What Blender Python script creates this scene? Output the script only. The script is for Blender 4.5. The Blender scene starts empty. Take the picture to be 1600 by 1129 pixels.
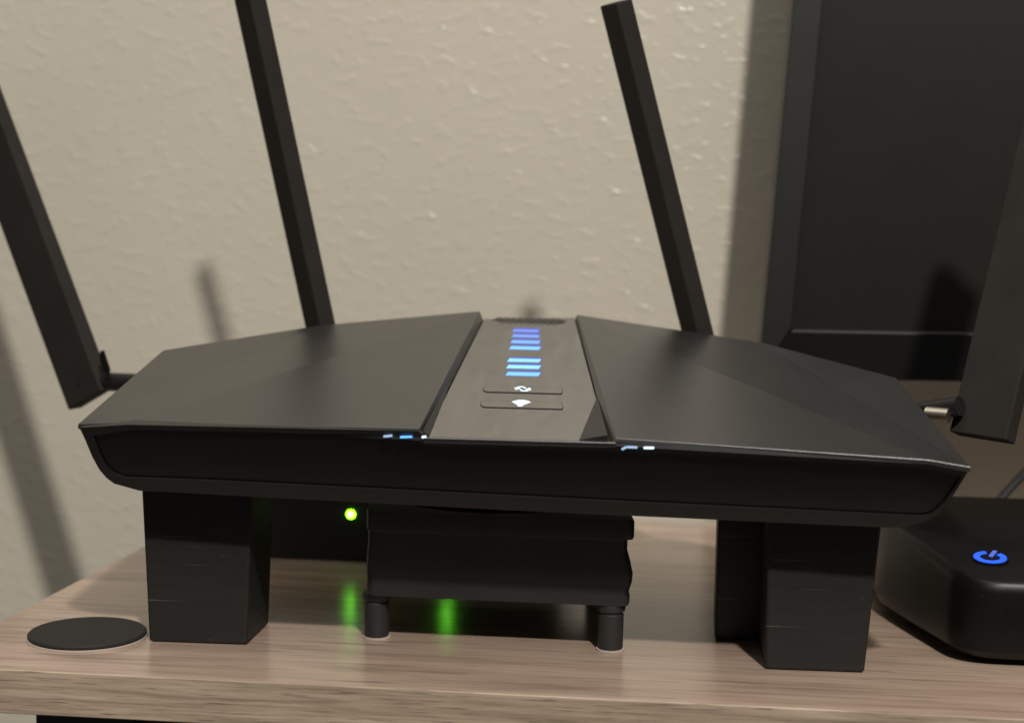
import bpy, bmesh, math, random
from mathutils import Vector, Matrix
random.seed(7)
scene = bpy.context.scene
COL = scene.collection

# ------------------------------------------------------------------ camera
PITCH, ROLL, YAW = math.radians(5.24), math.radians(1.0), math.radians(6.0)
FPX = 2500.0                                   # focal length in photo pixels (1600 wide)
CAM = Vector((0.0579, -0.5710, 0.1754))
fw = Vector((-math.sin(YAW)*math.cos(PITCH), math.cos(YAW)*math.cos(PITCH), -math.sin(PITCH)))
r0 = Vector((math.cos(YAW), math.sin(YAW), 0)); u0 = r0.cross(fw)
rt = r0*math.cos(ROLL) + u0*math.sin(ROLL); up = rt.cross(fw)
cam_data = bpy.data.cameras.new('camera'); cam = bpy.data.objects.new('camera', cam_data); COL.objects.link(cam)
M = Matrix((rt, up, -fw)).transposed().to_4x4(); M.translation = CAM
cam.matrix_world = M
cam_data.sensor_fit = 'HORIZONTAL'; cam_data.sensor_width = 36.0; cam_data.lens = 36.0*FPX/1600.0
cam_data.clip_start = 0.02; cam_data.clip_end = 50
cam_data.dof.use_dof = True; cam_data.dof.focus_distance = 0.64; cam_data.dof.aperture_fstop = 8.0
scene.camera = cam

# ------------------------------------------------------------------ room light
world = bpy.data.worlds.new('World'); scene.world = world; world.use_nodes = True
bg = world.node_tree.nodes['Background']
bg.inputs[0].default_value = (1.0, 0.95, 0.87, 1); bg.inputs[1].default_value = 0.055
ld = bpy.data.lights.new('ceiling_bulb', 'POINT'); ld.energy = 176.0; ld.color = (1.0, 0.94, 0.88)
ld.shadow_soft_size = 0.055
lamp = bpy.data.objects.new('ceiling_bulb', ld); COL.objects.link(lamp)
LDIR = Vector((0.33, -1.0, 1.03))
lamp.location = Vector((0, 0.1, 0.1)) + LDIR*1.6

la = bpy.data.lights.new('ceiling_glow', 'AREA'); la.shape = 'RECTANGLE'; la.size = 2.6; la.size_y = 1.8
la.energy = 24.0; la.color = (1.0, 0.95, 0.89)
glow = bpy.data.objects.new('ceiling_glow', la); COL.objects.link(glow); glow.location = (0.1, -0.75, 1.9)

vs = scene.view_settings
vs.view_transform = 'Standard'; vs.look = 'None'; vs.exposure = 0.0; vs.gamma = 1.0
vs.use_curve_mapping = False
scene.cycles.max_bounces = 8; scene.cycles.use_denoising = True

# ------------------------------------------------------------------ helpers
def at(px, py, y):
    """point of the place on the upright plane at depth y that the photo shows at px, py"""
    r = fw + rt*((px-800)/FPX) - up*((py-564.5)/FPX)
    return CAM + r*((y-CAM.y)/r.y)
def onz(px, py, z=0.0):
    r = fw + rt*((px-800)/FPX) - up*((py-564.5)/FPX)
    return CAM + r*((z-CAM.z)/r.z)
def onpl(px, py, p, n):
    r = fw + rt*((px-800)/FPX) - up*((py-564.5)/FPX)
    return CAM + r*((Vector(p)-CAM).dot(n)/r.dot(n))

def root_of(o):
    while o.parent: o = o.parent
    return o
def obj(name, bm, mat, parent=None, loc=None, smooth=False):
    """links a bmesh given in world coordinates as one mesh object"""
    org = root_of(parent).location.copy() if parent else (Vector(loc) if loc else Vector((0,0,0)))
    bmesh.ops.translate(bm, verts=bm.verts, vec=-org)
    bmesh.ops.recalc_face_normals(bm, faces=bm.faces)
    me = bpy.data.meshes.new(name); bm.to_mesh(me); bm.free()
    if smooth:
        for p in me.polygons: p.use_smooth = True
        try: me.set_sharp_from_angle(angle=math.radians(35))
        except Exception: pass
    o = bpy.data.objects.new(name, me); COL.objects.link(o)
    if mat: me.materials.append(mat)
    if parent: o.parent = parent
    else: o.location = org
    return o
def tag(o, label=None, cat=None, group=None, kind=None):
    if label: o['label'] = label
    if cat: o['category'] = cat
    if group: o['group'] = group
    if kind: o['kind'] = kind
    return o
def thing(name, loc, label, cat, group=None):
    o = bpy.data.objects.new(name, None); COL.objects.link(o); o.location = loc
    o.empty_display_size = 0.02
    return tag(o, label, cat, group)
def bevel(bm, w, seg=2, edges=None, ang=25):
    if edges is None:
        edges = [e for e in bm.edges if len(e.link_faces) == 2 and e.calc_face_angle(0) > math.radians(ang)]
    bmesh.ops.bevel(bm, geom=edges, offset=w, segments=seg, profile=0.5, affect='EDGES', clamp_overlap=True)
def add_box(bm, lo, hi):
    vs_ = [bm.verts.new((x, y, z)) for z in (lo[2], hi[2]) for y in (lo[1], hi[1]) for x in (lo[0], hi[0])]
    for f in ((0,1,3,2),(4,6,7,5),(0,4,5,1),(2,3,7,6),(0,2,6,4),(1,5,7,3)):
        bm.faces.new([vs_[i] for i in f])
    return vs_
def box_bm(lo, hi, bev=0.0, seg=2):
    bm = bmesh.new(); add_box(bm, lo, hi); bmesh.ops.recalc_face_normals(bm, faces=bm.faces)
    if bev: bevel(bm, bev, seg)
    return bm
def add_loft(bm, rings, cap0=True, cap1=True):
    R = [[bm.verts.new(p) for p in r] for r in rings]
    n = len(R[0])
    for a, b in zip(R[:-1], R[1:]):
        for i in range(n):
            j = (i+1) % n
            bm.faces.new((a[i], a[j], b[j], b[i]))
    c0 = bm.faces.new(R[0][::-1]) if cap0 else None
    c1 = bm.faces.new(R[-1]) if cap1 else None
    return R, c0, c1
def add_tube(bm, p, q, r, seg=20, r2=None):
    p, q = Vector(p), Vector(q); d = (q-p).normalized()
    a = d.orthogonal().normalized(); b = d.cross(a)
    ring = lambda c, rr: [c + (a*math.cos(t)+b*math.sin(t))*rr for t in [2*math.pi*i/seg for i in range(seg)]]
    add_loft(bm, [ring(p, r), ring(q, r if r2 is None else r2)])
def add_lathe(bm, c, prof, seg=40):
    """profile of (radius, height) turned about the upright axis through c"""
    c = Vector(c)
    add_loft(bm, [[c + Vector((r*math.cos(2*math.pi*i/seg), r*math.sin(2*math.pi*i/seg), h)) for i in range(seg)] for r, h in prof])
def curve_tube(bm, pts, r, seg=10, sub=8):
    pts = [Vector(p) for p in pts]; out = []
    for i in range(len(pts)-1):
        p0 = pts[max(i-1, 0)]; p1 = pts[i]; p2 = pts[i+1]; p3 = pts[min(i+2, len(pts)-1)]
        for k in range(sub):
            t = k/sub
            out.append(0.5*((2*p1)+(p2-p0)*t+(2*p0-5*p1+4*p2-p3)*t*t+(3*p1-p0-3*p2+p3)*t**3))
    out.append(pts[-1]); rings = []
    for i, c in enumerate(out):
        d = (out[min(i+1, len(out)-1)]-out[max(i-1, 0)]).normalized()
        a = d.cross(Vector((0.1, 0.2, 1))).normalized(); b = d.cross(a)
        rings.append([c+(a*math.cos(2*math.pi*k/seg)+b*math.sin(2*math.pi*k/seg))*r for k in range(seg)])
    add_loft(bm, rings)

# ------------------------------------------------------------------ materials
def new_mat(name):
    m = bpy.data.materials.new(name); m.use_nodes = True
    return m, m.node_tree.nodes, m.node_tree.links, m.node_tree.nodes['Principled BSDF']
def noise(N, L, vec, scale, detail=4, rough=0.55, dist=0.0):
    n = N.new('ShaderNodeTexNoise'); n.inputs['Scale'].default_value = scale
    n.inputs['Detail'].default_value = detail; n.inputs['Roughness'].default_value = rough
    n.inputs['Distortion'].default_value = dist
    L.new(vec, n.inputs['Vector']); return n.outputs['Fac']
def mapping(N, L, scale=(1,1,1), rot=(0,0,0), loc=(0,0,0)):
    tc = N.new('ShaderNodeTexCoord'); mp = N.new('ShaderNodeMapping')
    mp.inputs['Scale'].default_value = scale; mp.inputs['Rotation'].default_value = rot
    mp.inputs['Location'].default_value = loc
    L.new(tc.outputs['Object'], mp.inputs['Vector']); return mp.outputs['Vector']
def ramp(N, L, fac, stops, interp='LINEAR'):
    r = N.new('ShaderNodeValToRGB'); r.color_ramp.interpolation = interp
    while len(r.color_ramp.elements) < len(stops): r.color_ramp.elements.new(0.5)
    for e, (p, c) in zip(r.color_ramp.elements, stops):
        e.position = p; e.color = (*c, 1) if len(c) == 3 else c
    L.new(fac, r.inputs['Fac']); return r.outputs['Color']
def mix(N, L, fac, a, b, mode='MIX'):
    m = N.new('ShaderNodeMix'); m.data_type = 'RGBA'; m.blend_type = mode
    for s, v in ((m.inputs['Factor'], fac), (m.inputs['A'], a), (m.inputs['B'], b)):
        if hasattr(v, 'is_linked'): L.new(v, s)
        else: s.default_value = v if not isinstance(v, tuple) else (*v, 1)
    return m.outputs['Result']
def bump(N, L, h, strength, dist, normal=None):
    b = N.new('ShaderNodeBump'); b.inputs['Strength'].default_value = strength; b.inputs['Distance'].default_value = dist
    L.new(h, b.inputs['Height'])
    if normal: L.new(normal, b.inputs['Normal'])
    return b.outputs['Normal']
def math_(N, L, op, a, b=None, c=None):
    m = N.new('ShaderNodeMath'); m.operation = op
    for i, v in enumerate((a, b, c)):
        if v is None: continue
        if hasattr(v, 'is_linked'): L.new(v, m.inputs[i])
        else: m.inputs[i].default_value = v
    return m.outputs[0]

def plastic(name, col, rough, grain=0.0, gscale=2500, spec=0.5, var=0.25, ior=None, dust=0.0):
    m, N, L, B = new_mat(name)
    v = mapping(N, L)
    n = noise(N, L, v, 60, 5)
    c = mix(N, L, n, tuple(c*(1-var) for c in col), tuple(c*(1+var) for c in col))
    if dust:
        d = ramp(N, L, noise(N, L, v, 1100, 2.5, 0.5, 0.4), [(0.69, (0, 0, 0)), (0.78, (1, 1, 1))])
        d2 = ramp(N, L, noise(N, L, v, 22, 3), [(0.35, (0.1, 0.1, 0.1)), (0.7, (1, 1, 1))])
        c = mix(N, L, math_(N, L, 'MULTIPLY', math_(N, L, 'MULTIPLY', d, d2), dust), c, (0.30, 0.28, 0.25))
    L.new(c, B.inputs['Base Color'])
    rr = N.new('ShaderNodeMapRange'); rr.inputs['To Min'].default_value = rough*0.88; rr.inputs['To Max'].default_value = rough*1.12
    L.new(noise(N, L, v, 35, 6), rr.inputs['Value']); L.new(rr.outputs[0], B.inputs['Roughness'])
    B.inputs['Specular IOR Level'].default_value = spec
    if ior: B.inputs['IOR'].default_value = ior
    if grain: L.new(bump(N, L, noise(N, L, v, gscale, 2), grain, 0.0002), B.inputs['Normal'])
    return m

def wall_mat():
    m, N, L, B = new_mat('textured_wall_paint')
    v = mapping(N, L, (0.85, 1, 1.3), (0, 0.45, 0))
    n1 = noise(N, L, v, 120, 2.5, 0.5, 0.25); n2 = noise(N, L, v, 330, 3, 0.5, 0.2); n3 = noise(N, L, v, 34, 3, 0.5, 0.5)
    blob = ramp(N, L, n1, [(0.50, (0, 0, 0)), (0.70, (1, 1, 1))], 'EASE')
    h = math_(N, L, 'MULTIPLY_ADD', n2, 0.22, blob); h = math_(N, L, 'MULTIPLY_ADD', n3, 1.1, h)
    L.new(bump(N, L, h, 0.22, 0.0008), B.inputs['Normal'])
    L.new(mix(N, L, noise(N, L, v, 7, 4), (0.562, 0.523, 0.43), (0.618, 0.577, 0.478)), B.inputs['Base Color'])
    B.inputs['Roughness'].default_value = 0.40
    B.inputs['Coat Weight'].default_value = 0.38; B.inputs['Coat Roughness'].default_value = 0.20
    L.new(bump(N, L, h, 0.55, 0.0008), B.inputs['Coat Normal'])
    return m

def wood_mat(name, kx, ky, kz, dark, mid, light, pore=0.5, rough=0.24, tilt=0.0, vb=0.05, ior=1.5, gc=0.85):
    m, N, L, B = new_mat(name)
    v = mapping(N, L, (kx, ky, kz), (0, tilt, 0), (3.1, 1.7, 0.4))
    broad = noise(N, L, v, 1.0, 5, 0.6, 0.6)
    v2 = mapping(N, L, (kx*1.6, ky*4.5, kz*4.5), (0, tilt, 0), (0.3, 4.7, 2.2))
    fine = noise(N, L, v2, 1.0, 6, 0.65, 0.3)
    v3 = mapping(N, L, (kx*3.2, ky*6.0, kz*6.0), (0, tilt, 0), (8.3, 2.7, 5.2))
    pn = noise(N, L, v3, 1.0, 2, 0.5, 0.2)
    c = ramp(N, L, broad, [(0.28, dark), (0.5, mid), (0.72, light)])
    c2 = ramp(N, L, fine, [(0.30, (0.60, 0.56, 0.53)), (0.52, (1, 1, 1)), (0.75, (1.0, 1.0, 1.0))])
    c = mix(N, L, gc, c, c2, 'MULTIPLY')
    pores = ramp(N, L, pn, [(0.30, (1, 1, 1)), (0.40, (0, 0, 0))])
    pf = math_(N, L, 'MULTIPLY', pores, pore)
    c = mix(N, L, pf, c, tuple(x*0.30 for x in dark))
    L.new(c, B.inputs['Base Color'])
    rr = N.new('ShaderNodeMapRange'); rr.inputs['To Min'].default_value = rough*0.85; rr.inputs['To Max'].default_value = rough*1.2
    L.new(fine, rr.inputs['Value']); L.new(rr.outputs[0], B.inputs['Roughness'])
    h = math_(N, L, 'MULTIPLY_ADD', pores, -0.8, fine)
    L.new(bump(N, L, h, vb, 0.0002), B.inputs['Normal'])
    B.inputs['IOR'].default_value = ior
    return m

def emit_mat(name, col, strength, base=(0.02, 0.02, 0.02)):
    m, N, L, B = new_mat(name)
    v = mapping(N, L)
    e = mix(N, L, noise(N, L, v, 900, 3), tuple(c*0.7 for c in col), tuple(min(1, c*1.15) for c in col))
    B.inputs['Base Color'].default_value = (*base, 1); B.inputs['Roughness'].default_value = 0.25
    L.new(e, B.inputs['Emission Color']); B.inputs['Emission Strength'].default_value = strength
    return m

def block_mat():
    m, N, L, B = new_mat('black_painted_wood')
    v = mapping(N, L, (40, 40, 260)); g = noise(N, L, v, 1.0, 5, 0.6)
    v2 = mapping(N, L); s = noise(N, L, v2, 330, 3, 0.6)
    sp = ramp(N, L, s, [(0.70, (0, 0, 0)), (0.80, (1, 1, 1))])
    vs_ = mapping(N, L, (22, 22, 900)); sc = noise(N, L, vs_, 1.0, 3, 0.5)
    scr = ramp(N, L, sc, [(0.69, (0, 0, 0)), (0.76, (1, 1, 1))])
    c = mix(N, L, g, (0.009, 0.0086, 0.0082), (0.021, 0.020, 0.0188))
    c = mix(N, L, math_(N, L, 'MULTIPLY', sp, 0.4), c, (0.16, 0.145, 0.125))
    c = mix(N, L, math_(N, L, 'MULTIPLY', scr, 0.45), c, (0.15, 0.135, 0.115))
    L.new(c, B.inputs['Base Color']); B.inputs['Roughness'].default_value = 0.55
    B.inputs['Specular IOR Level'].default_value = 0.35
    L.new(bump(N, L, math_(N, L, 'MULTIPLY_ADD', s, 0.5, g), 0.5, 0.0004), B.inputs['Normal'])
    return m

MAT = dict(
    wall=wall_mat(),
    wood=wood_mat('greige_oak_laminate', 8.0, 80, 80, (0.325, 0.235, 0.178), (0.445, 0.332, 0.253), (0.52, 0.40, 0.312), 0.5, ior=2.0, gc=0.6),
    edge=wood_mat('greige_oak_edge_banding', 16.0, 70, 300, (0.26, 0.20, 0.142), (0.43, 0.338, 0.243), (0.60, 0.485, 0.365), 0.85, 0.5, 0.05, 0.3),
    lid=plastic('matte_black_lid', (0.010, 0.0095, 0.0088), 0.37, 0.22, 2600, ior=2.08, dust=0.28),
    body=plastic('satin_black_plastic', (0.0100, 0.0097, 0.0093), 0.45, 0.10, 3000),
    gloss=plastic('gloss_black_panel', (0.006, 0.006, 0.006), 0.055, 0, var=0.1, ior=4.6),
    fascia=plastic('dark_smoked_fascia', (0.0050, 0.0046, 0.0042), 0.30, 0),
    antenna=plastic('antenna_plastic', (0.029, 0.026, 0.0235), 0.60, 0.15, 2600, spec=0.06, dust=0.12),
    rubber=plastic('black_rubber', (0.020, 0.0195, 0.019), 0.55, 0.2, 1800),
    fan=plastic('fan_plastic', (0.0180, 0.0178, 0.0172), 0.45, 0.1, 2500),
    pad=plastic('charcoal_pad', (0.019, 0.018, 0.0175), 0.65, 0.4, 1500, spec=0.3, dust=0.5),
    felt=plastic('pale_adhesive', (0.50, 0.42, 0.36), 0.8, 0.4, 1500),
    block=block_mat(),
    screen=plastic('dark_screen', (0.0088, 0.0074, 0.0052), 0.5, 0, var=0.1, spec=0.3),
    bezel=plastic('monitor_bezel', (0.0095, 0.0088, 0.0078), 0.5, 0.1, 2500),
    bezelg=plastic('monitor_gloss_bezel', (0.006, 0.006, 0.006), 0.36, 0, spec=0.35),
    pc=plastic('gloss_black_case', (0.0060, 0.0058, 0.0055), 0.36, 0, spec=0.22, dust=0.2),
    metal=plastic('blackened_steel', (0.02, 0.02, 0.02), 0.45, 0.1, 2000),
    silver=None,
    cable=plastic('cable_sheath', (0.010, 0.010, 0.010), 0.5, 0.1, 2500),
    bar=emit_mat('blue_light_bar', (0.10, 0.36, 1.0), 2.2),  # blue glow of the painted glints below the lid edge
    icon=emit_mat('white_icon_light_and_glint', (0.62, 0.82, 1.0), 2.2),
    glint=emit_mat('pale_blue_glint_glow', (0.45, 0.62, 1.0), 1.0),  # paler glow, also for the painted lid-edge glints
    green=emit_mat('green_led', (0.14, 1.0, 0.004), 20.0), core=emit_mat('green_led_core', (0.75, 1.0, 0.55), 4.0),
    ring=emit_mat('blue_power_ring', (0.010, 0.085, 1.0), 1.9), mark=emit_mat('pale_blue_mark', (0.10, 0.20, 1.0), 0.9),
)
ms, Ns, Ls, Bs = new_mat('brass_connector')
Bs.inputs['Metallic'].default_value = 1.0; Bs.inputs['Roughness'].default_value = 0.35
vv = mapping(Ns, Ls); Ls.new(mix(Ns, Ls, noise(Ns, Ls, vv, 300, 3), (0.55, 0.5, 0.42), (0.75, 0.7, 0.6)), Bs.inputs['Base Color'])
MAT['silver'] = ms
def gloss_mat():
    m, N, L, B = new_mat('smudged_gloss_black')
    v = mapping(N, L, (1, 0.5, 1))
    sm = ramp(N, L, noise(N, L, v, 70, 5, 0.65, 1.2), [(0.40, (0, 0, 0)), (0.68, (1, 1, 1))])
    du = ramp(N, L, noise(N, L, mapping(N, L), 1500, 2), [(0.70, (0, 0, 0)), (0.76, (1, 1, 1))])
    rr = N.new('ShaderNodeMapRange'); rr.inputs['To Min'].default_value = 0.04; rr.inputs['To Max'].default_value = 0.15
    L.new(sm, rr.inputs['Value']); L.new(rr.outputs[0], B.inputs['Roughness'])
    c = mix(N, L, math_(N, L, 'MULTIPLY', sm, 0.35), (0.006, 0.006, 0.006), (0.05, 0.047, 0.042))
    L.new(mix(N, L, math_(N, L, 'MULTIPLY', du, 0.5), c, (0.22, 0.20, 0.17)), B.inputs['Base Color'])
    B.inputs['IOR'].default_value = 4.6
    return m
MAT['gloss'] = gloss_mat()

# ------------------------------------------------------------------ setting: wall and desk
WALL_Y = 0.346
bm = box_bm((-1.6, WALL_Y, -0.75), (1.6, WALL_Y+0.10, 1.75))
tag(obj('wall', bm, MAT['wall'], loc=(0, WALL_Y, 0)), kind='structure',
    label='beige orange-peel textured wall behind the desk')

desk = thing('desk', (0.25, 0.17, -0.75), 'desk with greige wood-grain laminate top against the textured wall', 'desk')
T = 0.0165
bm = bmesh.new()
xl0, xl1, xr = -0.2290, -0.2105, 0.75
lo = [Vector((xl0, 0.0006, -T)), Vector((xr, 0.0006, -T)), Vector((xr, 0.342, -T)), Vector((xl1, 0.342, -T))]
add_loft(bm, [lo, [p+Vector((0, 0, T)) for p in lo]])
obj('desk_top', bm, MAT['wood'], desk)
bm = box_bm((xl0, -0.0006, -T-0.0002), (xr, 0.0005, 0.0003), 0.0003, 1)
obj('edge_banding', bm, MAT['edge'], desk)
for x in (-0.187, 0.70):
    obj('leg', box_bm((x, 0.012, -0.75), (x+0.04, 0.052, -T-0.0005), 0.001), MAT['metal'], desk)
obj('apron', box_bm((-0.146, 0.016, -0.075), (0.699, 0.034, -T-0.0005), 0.001), MAT['metal'], desk)

# ------------------------------------------------------------------ router
FN = Vector((0, -0.0283, -0.0150)).normalized()          # the front face leans back towards the bottom
FP = Vector((0, 0.0275, 0.0637))
fr = lambda x, y: onpl(x, y, FP, FN)
router = thing('wifi_router', (-0.006, 0.085, 0.067), 'large black wifi router with blue lit status bars on a glossy centre strip', 'router')

# panel corners (glossy strip)
PFL, PFR = at(663, 683.5, 0.0118), at(951, 691, 0.0118)
PBL = at(756, 498, 0.184)
pn = (PFR-PFL).cross(PBL-PFL).normalized()
PBR = onpl(898, 496, PFL, pn)
if pn.z < 0: pn = -pn
def wing(pts, inner_front, inner_back, name):
    A, B, C, D, E, F = pts
    bm = bmesh.new()
    d = Vector((0, 0, -1))
    low = [A+d*0.0020, B+d*0.0045, C+d*0.0045, inner_back-pn*0.0012, inner_front-pn*0.0012, F+d*0.0016]
    tv = [bm.verts.new(p) for p in (A, B, C, D, E, F)]
    lv = [bm.verts.new(p) for p in low]
    e_top = []
    f1 = bm.faces.new((tv[0], tv[1], tv[2], tv[5])); f2 = bm.faces.new((tv[5], tv[2], tv[3], tv[4]))
    for i in range(6):
        j = (i+1) % 6
        bm.faces.new((tv[i], lv[i], lv[j], tv[j]))
    bm.faces.new((lv[0], lv[1], lv[2], lv[5])); bm.faces.new((lv[5], lv[2], lv[3], lv[4]))
    bmesh.ops.recalc_face_normals(bm, faces=bm.faces)
    crease = set(f1.edges) & set(f2.edges)
    rim = [e for e in set(list(f1.edges)+list(f2.edges)) if e not in crease]
    bevel(bm, 0.00018, 2, rim)
    return obj(name, bm, MAT['lid'], router)
LW = (at(122, 662, 0.018), at(255, 547, 0.125), at(500, 508, 0.175), at(749, 486, 0.183), at(655, 669, 0.0125), at(200, 659, 0.0185))
RW = (at(1516, 729, 0.012), at(1400, 590, 0.125), at(1190, 535, 0.175), at(902, 491.5, 0.183), at(963, 684, 0.0125), at(1452, 718, 0.0125))
wing(LW, PFL, PBL, 'lid_panel')
wing(RW, PFR, PBR, 'lid_panel')

# lower shell: front section, two sections behind it
front = [fr(124, 668), fr(131, 682), fr(144, 713), fr(155, 733), fr(166, 746), fr(178, 755), fr(217, 766),
         fr(800, 797), fr(1395, 824), fr(1425, 821), fr(1448, 814), fr(1466, 803), fr(1490, 773), fr(1514, 734),
         fr(1452, 722), fr(964, 690), fr(957, 695), fr(668, 688), fr(655, 673), fr(200, 663)]
def section(y, xa, xb, ztop, zb):
    xs = lambda t: xa+(xb-xa)*t
    h = ztop-zb
    prof = [(0, 1), (0.012, .55), (.022, .3), (.03, .17), (.04, .08), (.055, .02), (.075, 0), (.5, 0), (.925, 0), (.945, .02), (.96, .08), (.97, .17),
            (.978, .3), (1, 1), (.955, 1.05), (.6, 1.14), (.59, 1.14), (.41, 1.14), (.40, 1.14), (.045, 1.05)]
    return [Vector((xs(t), y, zb+h*q)) for t, q in prof]
bm = bmesh.new()
R, c0, c1 = add_loft(bm, [front, section(0.125, -0.166, 0.146, 0.099, 0.0637), section(0.178, -0.108, 0.094, 0.108, 0.0637)])
bmesh.ops.recalc_face_normals(bm, faces=bm.faces)
inner_px = [(146, 681), (155, 708), (166, 728), (177, 739), (193, 746), (340, 751.5), (985, 784.5), (1438, 806.5), (1455, 803), (1467, 793),
            (1482, 776), (1502, 744), (1444, 731), (1380, 727), (985, 706), (945, 704), (690, 698), (662, 695), (645, 680), (205, 671)]
nrm = -FN if FN.y > 0 else FN
outer = R[0]
bmesh.ops.delete(bm, geom=[c0], context='FACES_ONLY')
inn = [bm.verts.new(fr(x, y)) for x, y in inner_px]
dep = [bm.verts.new(fr(x, y)-nrm*0.0011) for x, y in inner_px]
ed = []
for ring in (outer, inn):
    for i in range(len(ring)):
        e = bm.edges.get((ring[i], ring[(i+1) % len(ring)])) or bm.edges.new((ring[i], ring[(i+1) % len(ring)]))
        ed.append(e)
bmesh.ops.triangle_fill(bm, edges=ed, use_beauty=True, use_dissolve=False, normal=nrm)
notch = set(outer[13:20])                                  # nothing closes the notch above the strip
bmesh.ops.delete(bm, geom=[f for f in bm.faces if len(f.verts) == 3 and set(f.verts) <= notch], context='FACES_ONLY')
for i in range(len(inn)):
    j = (i+1) % len(inn); bm.faces.new((inn[i], inn[j], dep[j], dep[i]))
inner = [v.co.copy() for v in dep]
obj('body', bm, MAT['body'], router, smooth=True)
bm = bmesh.new()
add_loft(bm, [[p+nrm*0.0002 for p in inner], [p-nrm*0.0010 for p in inner]])
obj('front_panel', bm, MAT['fascia'], router)

# glossy centre strip
def on_panel(px, py, h=0.0):
    return onpl(px, py, PFL+pn*h, pn)
bm = bmesh.new()
top = [PFL, on_panel(962, 692), at(936, 620, 0.04)*0+on_panel(934, 618), PBR, PBL]
top = [PFL, PFR, PBR, PBL]
add_loft(bm, [[p-pn*0.0022 for p in top], top]); bmesh.ops.recalc_face_normals(bm, faces=bm.faces)
bevel(bm, 0.0004, 2)
obj('centre_panel', bm, MAT['gloss'], router)
def slab(name, poly, h0, h1, mat, parent, bev=0.0):
    bm = bmesh.new()
    add_loft(bm, [[p+pn*h0 for p in poly], [p+pn*h1 for p in poly]]); bmesh.ops.recalc_face_normals(bm, faces=bm.faces)
    if bev: bevel(bm, bev, 1)
    return obj(name, bm, mat, parent)
# dark wedge walls where the lid halves stand above the strip
for ap, fa, fb in (((719, 560), (671, 681), (661, 681)), ((933, 620), (905, 687.5), (949, 688.5))):
    bm = bmesh.new(); a_, b_, c_ = on_panel(*ap), on_panel(*fa), on_panel(*fb)
    t_ = c_+pn*0.0022
    vv_ = [bm.verts.new(p) for p in (a_-pn*0.0003, b_-pn*0.0003, c_-pn*0.0003, a_+pn*0.0002, b_+pn*0.0002, t_)]
    for f in ((0, 1, 2), (3, 4, 5), (0, 1, 4, 3), (1, 2, 5, 4), (2, 0, 3, 5)): bm.faces.new([vv_[i] for i in f])
    obj('wedge_wall', bm, MAT['body'], router)
# raised lip along the strip's front edge
slab('front_lip', [on_panel(660, 684.2), on_panel(663, 682.4), on_panel(960, 690.2), on_panel(963, 692.4)], -0.0016, 0.0002, MAT['lid'], router, 0.0002)
BARS = [emit_mat('blue_bar_%d' % i, c, st) for i, (c, st) in enumerate((
    ((0.14, 0.27, 1.0), 1.1), ((0.13, 0.30, 1.0), 1.3), ((0.12, 0.33, 1.0), 1.6), ((0.11, 0.36, 1.0), 2.0), ((0.12, 0.37, 1.0), 2.4), ((0.13, 0.38, 1.0), 2.5), ((0.10, 0.34, 1.0), 2.1)))]
MAT['deep'] = emit_mat('deep_blue_edge', (0.03, 0.09, 0.9), 0.7)
# light bars: xl, xr, y centre, height in the photo
for xl, xr_, yc, h in ((801, 843, 516.3, 3.6), (800, 843.5, 524.4, 3.8), (798.5, 844.5, 533.6, 4.2), (796.5, 845, 543.0, 4.4),
                      (793.5, 845.5, 562.3, 4.6), (792, 845, 572.5, 4.8), (791, 844.5, 583.6, 5.2)):
    q = [on_panel(xl-1.0, yc+h/2), on_panel(xr_-3.5, yc+h/2+1.2), on_panel(xr_, yc-h/2+1.2), on_panel(xl+3.0, yc-h/2)]
    k = len([o for o in COL.objects if o.name.startswith('light_bar')])
    s = slab('light_bar', q, -0.0005, 0.00012, BARS[k], router)
    e = slab('bar_edge', [on_panel(xl+1.6, yc-h/2+0.5), on_panel(xr_-0.6, yc-h/2+1.7), on_panel(xr_+1.2, yc-h/2-1.0), on_panel(xl+4.6, yc-h/2-2.2)], -0.0005, 0.00010, MAT['deep'], s)
# buttons with icons
def button(x0, x1, y0, y1, slope):
    pts = []
    yc = (y0+y1)/2; hh = (y1-y0)/2
    for k in range(7):
        t = math.pi/2 + math.pi*k/6
        pts.append((x0+7+7*math.cos(t), yc-hh*math.sin(t)))
    pts += [(x1-2, y1), (x1, y1-2), (x1, y0+2), (x1-2, y0)]
    pts = [(x, y+slope*(x-x0)) for x, y in pts]
    cx = sum(p[0] for p in pts)/len(pts); cy = sum(p[1] for p in pts)/len(pts)
    g = [((x-815)*1.0+815, y) for x, y in pts]
    out = [on_panel(x, y) for x, y in g]
    slab('button_groove', out, -0.0004, 0.00006, MAT['body'], router)
    c = sum(out, Vector())/len(out)
    inn = [on_panel(x*0.983+815*0.017, (y-(yc+slope*(x-x0)))*0.82+yc+slope*(x-x0)) for x, y in g]
    return slab('button', inn, -0.0002, 0.00030, MAT['gloss'], router)
b1 = button(754, 879, 602.0, 613.2, 0.026)
b2 = button(750, 880, 625.2, 637.0, 0.027)
uax = (PFR-PFL).normalized(); vax = pn.cross(uax).normalized()
if vax.y < 0: vax = -vax
def stroke(bm, c, pts, w):
    """a flat band along pts (u, v in metres about c) on the button face"""
    for (a0, b0), (a1, b1_) in zip(pts[:-1], pts[1:]):
        d = Vector((a1-a0, b1_-b0)); n = Vector((-d.y, d.x)).normalized()*(w/2)
        e = d.normalized()*(w*0.25)
        q = [(a0-e.x+n.x, b0-e.y+n.y), (a0-e.x-n.x, b0-e.y-n.y), (a1+e.x-n.x, b1_+e.y-n.y), (a1+e.x+n.x, b1_+e.y+n.y)]
        q = [c+uax*x+vax*y for x, y in q]
        add_loft(bm, [[p+pn*0.00028 for p in q], [p+pn*0.00042 for p in q]])
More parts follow.
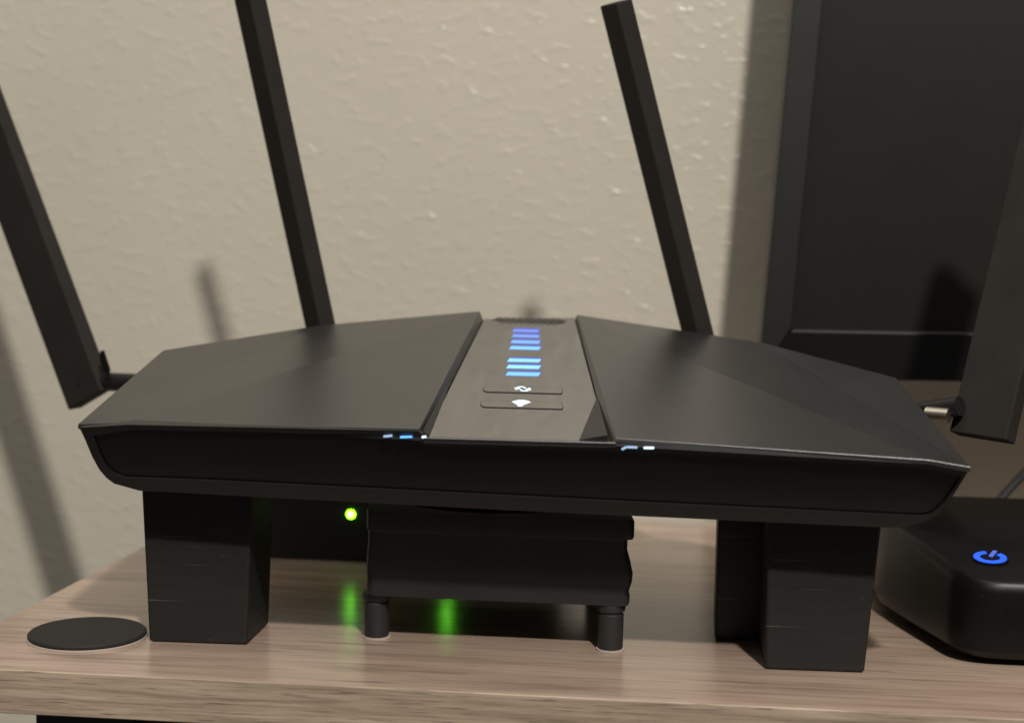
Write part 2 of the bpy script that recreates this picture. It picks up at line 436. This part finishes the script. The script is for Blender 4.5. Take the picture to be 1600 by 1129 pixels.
arc = lambda r, a0, a1, cx=0, cy=0, n=10, sy=1.0: [(cx+r*math.cos(math.radians(a0+(a1-a0)*i/n)), cy+sy*r*math.sin(math.radians(a0+(a1-a0)*i/n))) for i in range(n+1)]
bm = bmesh.new(); c = on_panel(816.5, 608.4)
stroke(bm, c, arc(0.0019, 200, 20, -0.0008, 0, 10, 1.5), 0.0006); stroke(bm, c, arc(0.0019, 20, -160, 0.0010, 0, 10, 1.5), 0.0006)
stroke(bm, c, [(-0.0031, 0.0011), (-0.0024, -0.0008), (-0.0014, 0.0010)], 0.0006)
stroke(bm, c, [(0.0033, -0.0011), (0.0026, 0.0009), (0.0016, -0.0010)], 0.0006)
obj('icon', bm, MAT['icon'], b1)
bm = bmesh.new(); c = on_panel(812.5, 635.0)
for r in (0.0014, 0.0028, 0.0042):
    stroke(bm, c, arc(r, 138, 42, 0, 0.0002, 8, 1.6), 0.0011)
stroke(bm, c, [(-0.0006, 0.0003), (0.0006, 0.0003)], 0.0012)
obj('icon', bm, MAT['icon'], b2)
# grille of hexagonal holes at the back of the strip
grille = slab('vent_grille', [on_panel(768, 500.5), on_panel(881, 505.6), on_panel(885, 501.0), on_panel(872, 498.5), on_panel(776, 496.5)], -0.0005, 0.00008, MAT['body'], router)
bm = bmesh.new()
for row in range(2):
    for k in range(10-row):
        c = on_panel(781+10.2*k+row*5, 498.8+0.35*k+row*2.6)
        ring = [c+uax*(0.00125*math.cos(math.pi/3*i))+vax*(0.0040*math.sin(math.pi/3*i)) for i in range(6)]
        rin = [c+uax*(0.00085*math.cos(math.pi/3*i))+vax*(0.0028*math.sin(math.pi/3*i)) for i in range(6)]
        a = [bm.verts.new(p+pn*0.0004) for p in ring]; b = [bm.verts.new(p+pn*0.0004) for p in rin]
        for i in range(6):
            bm.faces.new((a[i], a[(i+1) % 6], b[(i+1) % 6], b[i]))
obj('hole_rim', bm, MAT['lid'], grille)
# glowing slivers stand in for reflected glints under the lid's front edge
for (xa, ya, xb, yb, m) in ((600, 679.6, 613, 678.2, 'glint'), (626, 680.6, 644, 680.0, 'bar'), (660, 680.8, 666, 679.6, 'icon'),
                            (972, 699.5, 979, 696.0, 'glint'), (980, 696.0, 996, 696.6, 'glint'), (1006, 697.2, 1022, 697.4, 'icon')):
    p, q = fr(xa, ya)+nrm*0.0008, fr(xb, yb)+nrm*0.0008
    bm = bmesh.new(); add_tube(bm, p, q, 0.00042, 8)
    obj('accent_painted_glint', bm, MAT[m], router)

# antennas
def blade(base, tip, w, t, phi, name='antenna', chamfer=0.35):
    base, tip = Vector(base), Vector(tip); d = (tip-base).normalized()
    n = Vector((math.sin(phi), -math.cos(phi), 0)); n = (n-d*n.dot(d)).normalized()    # narrow edge faces n
    s = d.cross(n).normalized()
    bm = bmesh.new(); hw, ht = w/2, t/2
    ring = lambda c: [c+n*hw+s*ht, c+n*hw-s*ht, c-n*hw-s*ht, c-n*hw+s*ht]
    add_loft(bm, [ring(base), ring(tip)])
    bmesh.ops.recalc_face_normals(bm, faces=bm.faces); bevel(bm, 0.0007, 2)
    return obj(name, bm, MAT['antenna'], router), d, n, s
# left: flat face to the viewer
def flat_antenna(b0, b1, y0, y1, wdt, phi, hinge, pin):
    base, tip = at(*b0, y0), at(*b1, y1)
    a, d, n, s = blade(base, tip, wdt, 0.0095, phi)
    return a, d, n, s
A1b, A1t = at(142, 624, 0.190), at(-170, -215, 0.240)
a1, d1, n1, s1 = blade(A1b, A1t, 0.0260, 0.0085, math.radians(64))
face = -s1 if s1.y > 0 else s1
p = at(123, 600, 0.140); bm = bmesh.new(); c = p+face*0.0; 
pp = onpl(123, 600, A1b+face*0.00426, face); add_tube(bm, pp-face*0.0005, pp+face*0.00015, 0.0010, 12); obj('screw', bm, MAT['body'], a1)
pp = onpl(161, 563, A1b+face*0.00426, face); bm = bmesh.new()
q = [onpl(x, y, A1b+face*0.00426, face) for x, y in ((157, 548), (162, 547), (172, 577), (170, 588), (162, 580), (156, 560))]
add_loft(bm, [[v-face*0.0004 for v in q], [v+face*0.0002 for v in q]]); obj('hinge_slot', bm, MAT['fascia'], a1)
bm = bmesh.new(); add_tube(bm, at(163, 596, 0.188), at(345, 604, 0.160), 0.0046, 20); bevel(bm, 0.0004, 1)
obj('antenna_joint', bm, MAT['body'], router, smooth=True)
# right: mirror of it
A4b, A4t = at(1534, 684, 0.085), at(1690, 20, 0.125)
a4, d4, n4, s4 = blade(A4b, A4t, 0.0250, 0.0085, math.radians(52))
bm = bmesh.new(); add_tube(bm, at(1385, 650, 0.108), at(1500, 634, 0.085), 0.0040, 20); bevel(bm, 0.0004, 1)
obj('antenna_joint', bm, MAT['body'], router, smooth=True)
bm = bmesh.new(); add_tube(bm, at(1448, 646, 0.0885), at(1483, 649, 0.0835), 0.0030, 24); bevel(bm, 0.0006, 2)
obj('joint_collar', bm, MAT['silver'], router, smooth=True)
# back pair: turned edge-on
A2b, A2t = at(505, 530, 0.195), at(380, -50, 0.170)
blade(A2b, A2t, 0.0212, 0.0083, math.radians(34))
A3b, A3t = at(1096, 545, 0.195), at(962, 4, 0.168)
blade(A3b, A3t, 0.0200, 0.0083, math.radians(23))
for b in (A2b, A3b):
    bm = bmesh.new(); add_tube(bm, b+Vector((0, 0.0, -0.004)), Vector((b.x*0.96, 0.172, 0.100)), 0.0045, 16)
    obj('antenna_joint', bm, MAT['body'], router, smooth=True)

# ------------------------------------------------------------------ blocks under the router
def block(name, x0, x1, y0, y1, x0t, x1t, label, skew=0.0, top=0.0635):
    bm = bmesh.new()
    lo = [Vector((x0, y0, 0.0002)), Vector((x1, y0+0.0015, 0.0002)), Vector((x1+skew, y1, 0.0002)), Vector((x0+skew, y1, 0.0002))]
    hi = [Vector((x0t, y0, top)), Vector((x1t, y0+0.0015, top)), Vector((x1t+skew, y1, top)), Vector((x0t+skew, y1, top))]
    add_loft(bm, [lo, hi]); bmesh.ops.recalc_face_normals(bm, faces=bm.faces); bevel(bm, 0.0012, 3)
    return tag(obj(name, bm, MAT['block'], loc=((x0+x1)/2, (y0+y1)/2, 0)), label, 'block', 'blocks holding up the router')
block('support_block', -0.1535, -0.1132, 0.0475, 0.084, -0.1565, -0.1112, 'black painted wooden block under the left front of the router, beside the round pad')
block('support_block', 0.0945, 0.1328, 0.0487, 0.086, 0.0935, 0.1375, 'scuffed black wooden block under the right front of the router, beside the mini computer', -0.001)
block('support_block', 0.0758, 0.112, 0.0905, 0.126, 0.0758, 0.112, 'black block in shadow directly behind the right front block')

# ------------------------------------------------------------------ fan on rubber feet
fan = thing('cooling_fan', (-0.013, 0.115, 0.0), 'black square cooling fan lying flat on rubber feet beneath the router', 'fan')
FX0, FX1, FY0, FY1 = -0.0668, 0.0405, 0.062, 0.168
bm = bmesh.new()
def rsq(g, z, r=0.004, n=5):
    x0, x1, y0, y1 = FX0-g*0.25, FX1+g, FY0-g*0.12, FY1+g*0.12; out = []
    for cx, cy, a in ((x1-r, y1-r, 0), (x0+r, y1-r, 90), (x0+r, y0+r, 180), (x1-r, y0+r, 270)):
        for k in range(n+1):
            t = math.radians(a+90*k/n); yy = cy+r*math.sin(t); out.append(Vector((cx+r*math.cos(t)-(yy-FY0)*0.12, yy, z)))
    return out
def circ(z, r, n=24):
    out = []; cx, cy = (FX0+FX1)/2-0.0064, (FY0+FY1)/2
    for k in range(24):
        j = k//6; i = k % 6
        t = math.radians(90*j+90*i/5*0.999) if True else 0
        out.append(Vector((cx+r*math.cos(t), cy+r*math.sin(t), z)))
    return out
prof = [(0.0, 0.0195), (0.0004, 0.0210), (0.0004, 0.0235), (0.0, 0.0250), (0.0012, 0.0290), (0.0014, 0.0325), (0.0004, 0.0370), (-0.0010, 0.0420), (-0.0010, 0.0462), (0.0012, 0.0465), (0.0016, 0.0475), (0.0016, 0.0535), (0.0010, 0.0545)]
rings = [rsq(g, z) for g, z in prof]+[circ(0.0545, 0.049), circ(0.0195, 0.049), rsq(0.0, 0.0195)]
add_loft(bm, rings, False, False); bmesh.ops.remove_doubles(bm, verts=bm.verts, dist=1e-6)
obj('fan_frame', bm, MAT['fan'], fan, smooth=True)
fcx, fcy = (FX0+FX1)/2-0.0064, (FY0+FY1)/2
bm = bmesh.new(); add_lathe(bm, (fcx, fcy, 0), [(0.016, 0.024), (0.019, 0.026), (0.019, 0.050), (0.017, 0.052)], 28)
hub = obj('hub', bm, MAT['fan'], fan, smooth=True)
for k in range(7):
    a = 2*math.pi*k/7; bm = bmesh.new(); rows = []
    for r in (0.018, 0.033, 0.047):
        b = a+0.25*(r-0.018)/0.029; wd = 0.30
        P = lambda t, z: Vector((fcx+r*math.cos(t), fcy+r*math.sin(t), z))
        rows.append([P(b-wd, 0.030), P(b+wd, 0.046), P(b+wd, 0.0472), P(b-wd, 0.0312)])
    add_loft(bm, rows); obj('blade', bm, MAT['fan'], fan)
for x in (FX0, FX1):
    y = 0.0610 if x > 0 else 0.0612
    bm = bmesh.new()
for (x, y) in ((-0.0640, 0.0705), (0.0330, 0.0675), (-0.0730, 0.160), (0.0225, 0.160)):
    bm = bmesh.new()
    add_lathe(bm, (x, y, 0), [(0.0046, 0.0008), (0.0051, 0.0014), (0.0052, 0.0150), (0.0048, 0.0154), (0.0048, 0.0162), (0.0057, 0.0166), (0.0059, 0.0180), (0.0056, 0.0194)], 32)
    f = obj('foot', bm, MAT['rubber'], fan, smooth=True)
    bm = bmesh.new(); add_lathe(bm, (x, y, 0), [(0.0058, 0.0001), (0.0058, 0.0008)], 32)
    obj('foot_pad', bm, MAT['felt'], f)

# ------------------------------------------------------------------ box with green lights behind the fan
sw = thing('network_switch', (-0.075, 0.245, 0.0), 'black network box with green indicator light in the shadow behind the fan', 'network box')
obj('case', box_bm((-0.1550, 0.210, 0.0004), (0.002, 0.280, 0.0385), 0.0015), MAT['fan'], sw)
for px, py in ((548, 803), (700, 800)):
    p = at(px, py, 0.2097)
    bm = bmesh.new(); add_tube(bm, p+Vector((0, 0.0005, 0)), p-Vector((0, 0.0006, 0)), 0.0024, 16, 0.0018)
    obj('indicator_light', bm, MAT['green'], sw, smooth=True)
    ob = bpy.data.objects[sorted(o.name for o in bpy.data.objects if o.name.startswith('indicator_light'))[-1]]
    bm = bmesh.new(); add_tube(bm, p-Vector((0, 0.0005, 0)), p-Vector((0, 0.0011, 0)), 0.0013, 14, 0.0009)
    obj('core', bm, MAT['core'], ob, smooth=True)

# ------------------------------------------------------------------ round pad
bm = bmesh.new()
add_lathe(bm, (-0.1806, 0.0508, 0), [(0.0232, 0.0007), (0.0237, 0.0011), (0.0238, 0.0019), (0.0232, 0.0025), (0.0222, 0.0024), (0.018, 0.00225), (0.008, 0.0022)], 72)
pad = thing('furniture_pad', (-0.1806, 0.0508, 0), 'flat round charcoal pad lying on the desk left of the blocks', 'pad')
obj('disc', bm, MAT['pad'], pad, smooth=True)
bm = bmesh.new(); add_lathe(bm, (-0.1806, 0.0506, 0), [(0.0240, 0.0001), (0.0240, 0.0007)], 72)
obj('backing', bm, MAT['felt'], pad)

# ------------------------------------------------------------------ monitor
mon = thing('monitor', (0.40, 0.27, 0.0), 'large dark switched-off monitor at the right, close to the wall', 'monitor')
MY = 0.248
def mp(px, py, y=MY): return at(px, py, y)
O = [mp(1184, 590), Vector((0.72, MY, mp(1600, 588).z)), Vector((0.72, MY, 0.46)), mp(1240, 0)+(mp(1240, 0)-mp(1184, 590))*0.85]
I = [mp(1236, 514), Vector((0.70, MY, mp(1600, 511).z)), Vector((0.70, MY, 0.445)), mp(1286, 0)+(mp(1286, 0)-mp(1236, 514))*0.80]
dy = lambda p, d: Vector((p.x, p.y+d, p.z))
def frame_side(a, b, mat, name, back=0.03):
    # one side of the frame between outer corner edge O[a]-O[b] and inner edge I[a]-I[b]
    bm = bmesh.new()
    q = [O[a], O[b], I[b], I[a]]; bw = 0.0014 if a == 0 else 0.0006
    add_loft(bm, [q, [dy(p, back) for p in q]]); bmesh.ops.recalc_face_normals(bm, faces=bm.faces); bevel(bm, bw, 3)
    return obj(name, bm, mat, mon)
frame_side(0, 1, MAT['bezelg'], 'bottom_bezel'); frame_side(3, 0, MAT['bezel'], 'side_bezel')
frame_side(1, 2, MAT['bezel'], 'side_bezel'); frame_side(2, 3, MAT['bezel'], 'top_bezel')
bm = bmesh.new(); q = [dy(p, 0.006) for p in I]; add_loft(bm, [q, [dy(p, 0.02) for p in q]])
obj('screen', bm, MAT['screen'], mon)
obj('stand_neck', box_bm((0.42, 0.294, 0.0105), (0.48, 0.312, 0.20), 0.002), MAT['bezel'], mon)
obj('stand_foot', box_bm((0.36, 0.235, 0.0003), (0.54, 0.335, 0.010), 0.003), MAT['bezel'], mon)

# ------------------------------------------------------------------ mini computer with the blue ring
pc = thing('mini_computer', (0.24, 0.14, 0.0), 'black mini computer with a glowing blue power ring on its corner', 'computer')
def plan(x0, grow=0.0, back=0.0):
    pts = []
    # front-left corner rounded, left side running back and inwards
    P0 = [(0.330, 0.066), (0.187, 0.066)]
    ctl = [(0.187, 0.066), (0.1705, 0.0665), (0.1675, 0.082)]                 # rounded front corner
    for k in range(1, 9):
        t = k/8; P0.append(tuple((1-t)**2*p+2*t*(1-t)*q+t*t*r for p, q, r in zip(*ctl)))
    ctl = [(0.1675, 0.082), (0.151, 0.135), (0.149, 0.150)]
    for k in range(1, 5):
        t = k/4; P0.append(tuple((1-t)**2*p+2*t*(1-t)*q+t*t*r for p, q, r in zip(*ctl)))
    P0 += [(0.150, 0.215), (0.156, 0.222), (0.330, 0.222)]
    return P0
P0 = plan(0)
def ring_at(z, inset, tilt=None):
    c = Vector((0.24, 0.145, 0)); out = []
    for x, y in P0:
        v = Vector((x, y, 0)); d = (c-v); d.normalize(); v = v+d*inset
        zz = z if tilt is None else tilt(v.x, v.y)
        out.append(Vector((v.x, v.y, zz)))
    return out
topz = lambda x, y: 0.0345+0.0080*min(1, max(0, (y-0.070)/0.050))
bm = bmesh.new()
add_loft(bm, [ring_at(0.003, 0.004), ring_at(0.006, 0.0005), ring_at(0.010, 0.0), ring_at(0, 0.0015, lambda x, y: topz(x, y)-0.005), ring_at(0, 0.0028, lambda x, y: topz(x, y)-0.0012), ring_at(0, 0.0044, topz)], True, False)
# top skin in strips so that it follows the slope
top_ring = ring_at(0, 0.0044, topz)
tv = [v for v in bm.verts][-len(P0):]
mid = [bm.verts.new((x, y, topz(x, y))) for x, y in ((0.330, 0.120), (0.168, 0.120))]
k0 = next(i for i, (x, y) in enumerate(P0) if i > 2 and y > 0.120)
bm.faces.new(tv[0:k0]+[mid[1], mid[0]]); bm.faces.new([mid[0], mid[1]]+tv[k0:])
bm.faces.new((tv[k0-1], tv[k0], mid[1]))
obj('case', bm, MAT['pc'], pc, smooth=True)
obj('base_plate', box_bm((0.172, 0.085, 0.0003), (0.32, 0.21, 0.0032), 0.001), MAT['rubber'], pc)
# power ring on the sloping corner
RC = Vector((0.1895, 0.0935, 0)); RC.z = topz(RC.x, RC.y)+0.0004
rn = Vector((-0.02, -0.16, 1)).normalized(); ru = Vector((1, 0, 0)); ru = (ru-rn*ru.dot(rn)).normalized(); rv = rn.cross(ru)
bm = bmesh.new()
RC = onpl(1547, 871.5, RC, rn)
def annulus(bm, c, r0_, r1_, a0, a1, n, h):
    prev = None; rows = []
    for i in range(n+1):
        t = math.radians(a0+(a1-a0)*i/n); d = ru*math.cos(t)+rv*math.sin(t)
        rows.append([c+d*r0_, c+d*r1_, c+d*r1_+rn*h, c+d*r0_+rn*h])
    add_loft(bm, rows)
annulus(bm, RC, 0.0041, 0.0066, 98, 98+304, 40, 0.0006)
btn = None
bmb = bmesh.new(); add_tube(bmb, RC-rn*0.0015, RC+rn*0.00035, 0.0076, 40)
btn = obj('power_button', bmb, MAT['pc'], pc, smooth=False)
obj('ring', bm, MAT['ring'], btn)
bm = bmesh.new(); u2 = ru*0.42+rv*0.9; u2.normalize(); w2 = rn.cross(u2)
c = RC+u2*0.0042
q = [c-u2*0.0034-w2*0.0008, c-u2*0.0034+w2*0.0008, c+u2*0.0034+w2*0.0008, c+u2*0.0034-w2*0.0008]
add_loft(bm, [[p+rn*0.0003 for p in q], [p+rn*0.0008 for p in q]]); obj('bar_mark', bm, MAT['mark'], btn)

# ------------------------------------------------------------------ cable behind the computer
bm = bmesh.new()
curve_tube(bm, [at(1520, 830, 0.255), at(1558, 785, 0.262), at(1605, 735, 0.272), at(1660, 690, 0.285), at(1720, 660, 0.30)], 0.0022)
tag(obj('cable', bm, MAT['cable'], loc=(0.24, 0.26, 0.03)), 'black cable running up behind the mini computer, under the monitor', 'cable')
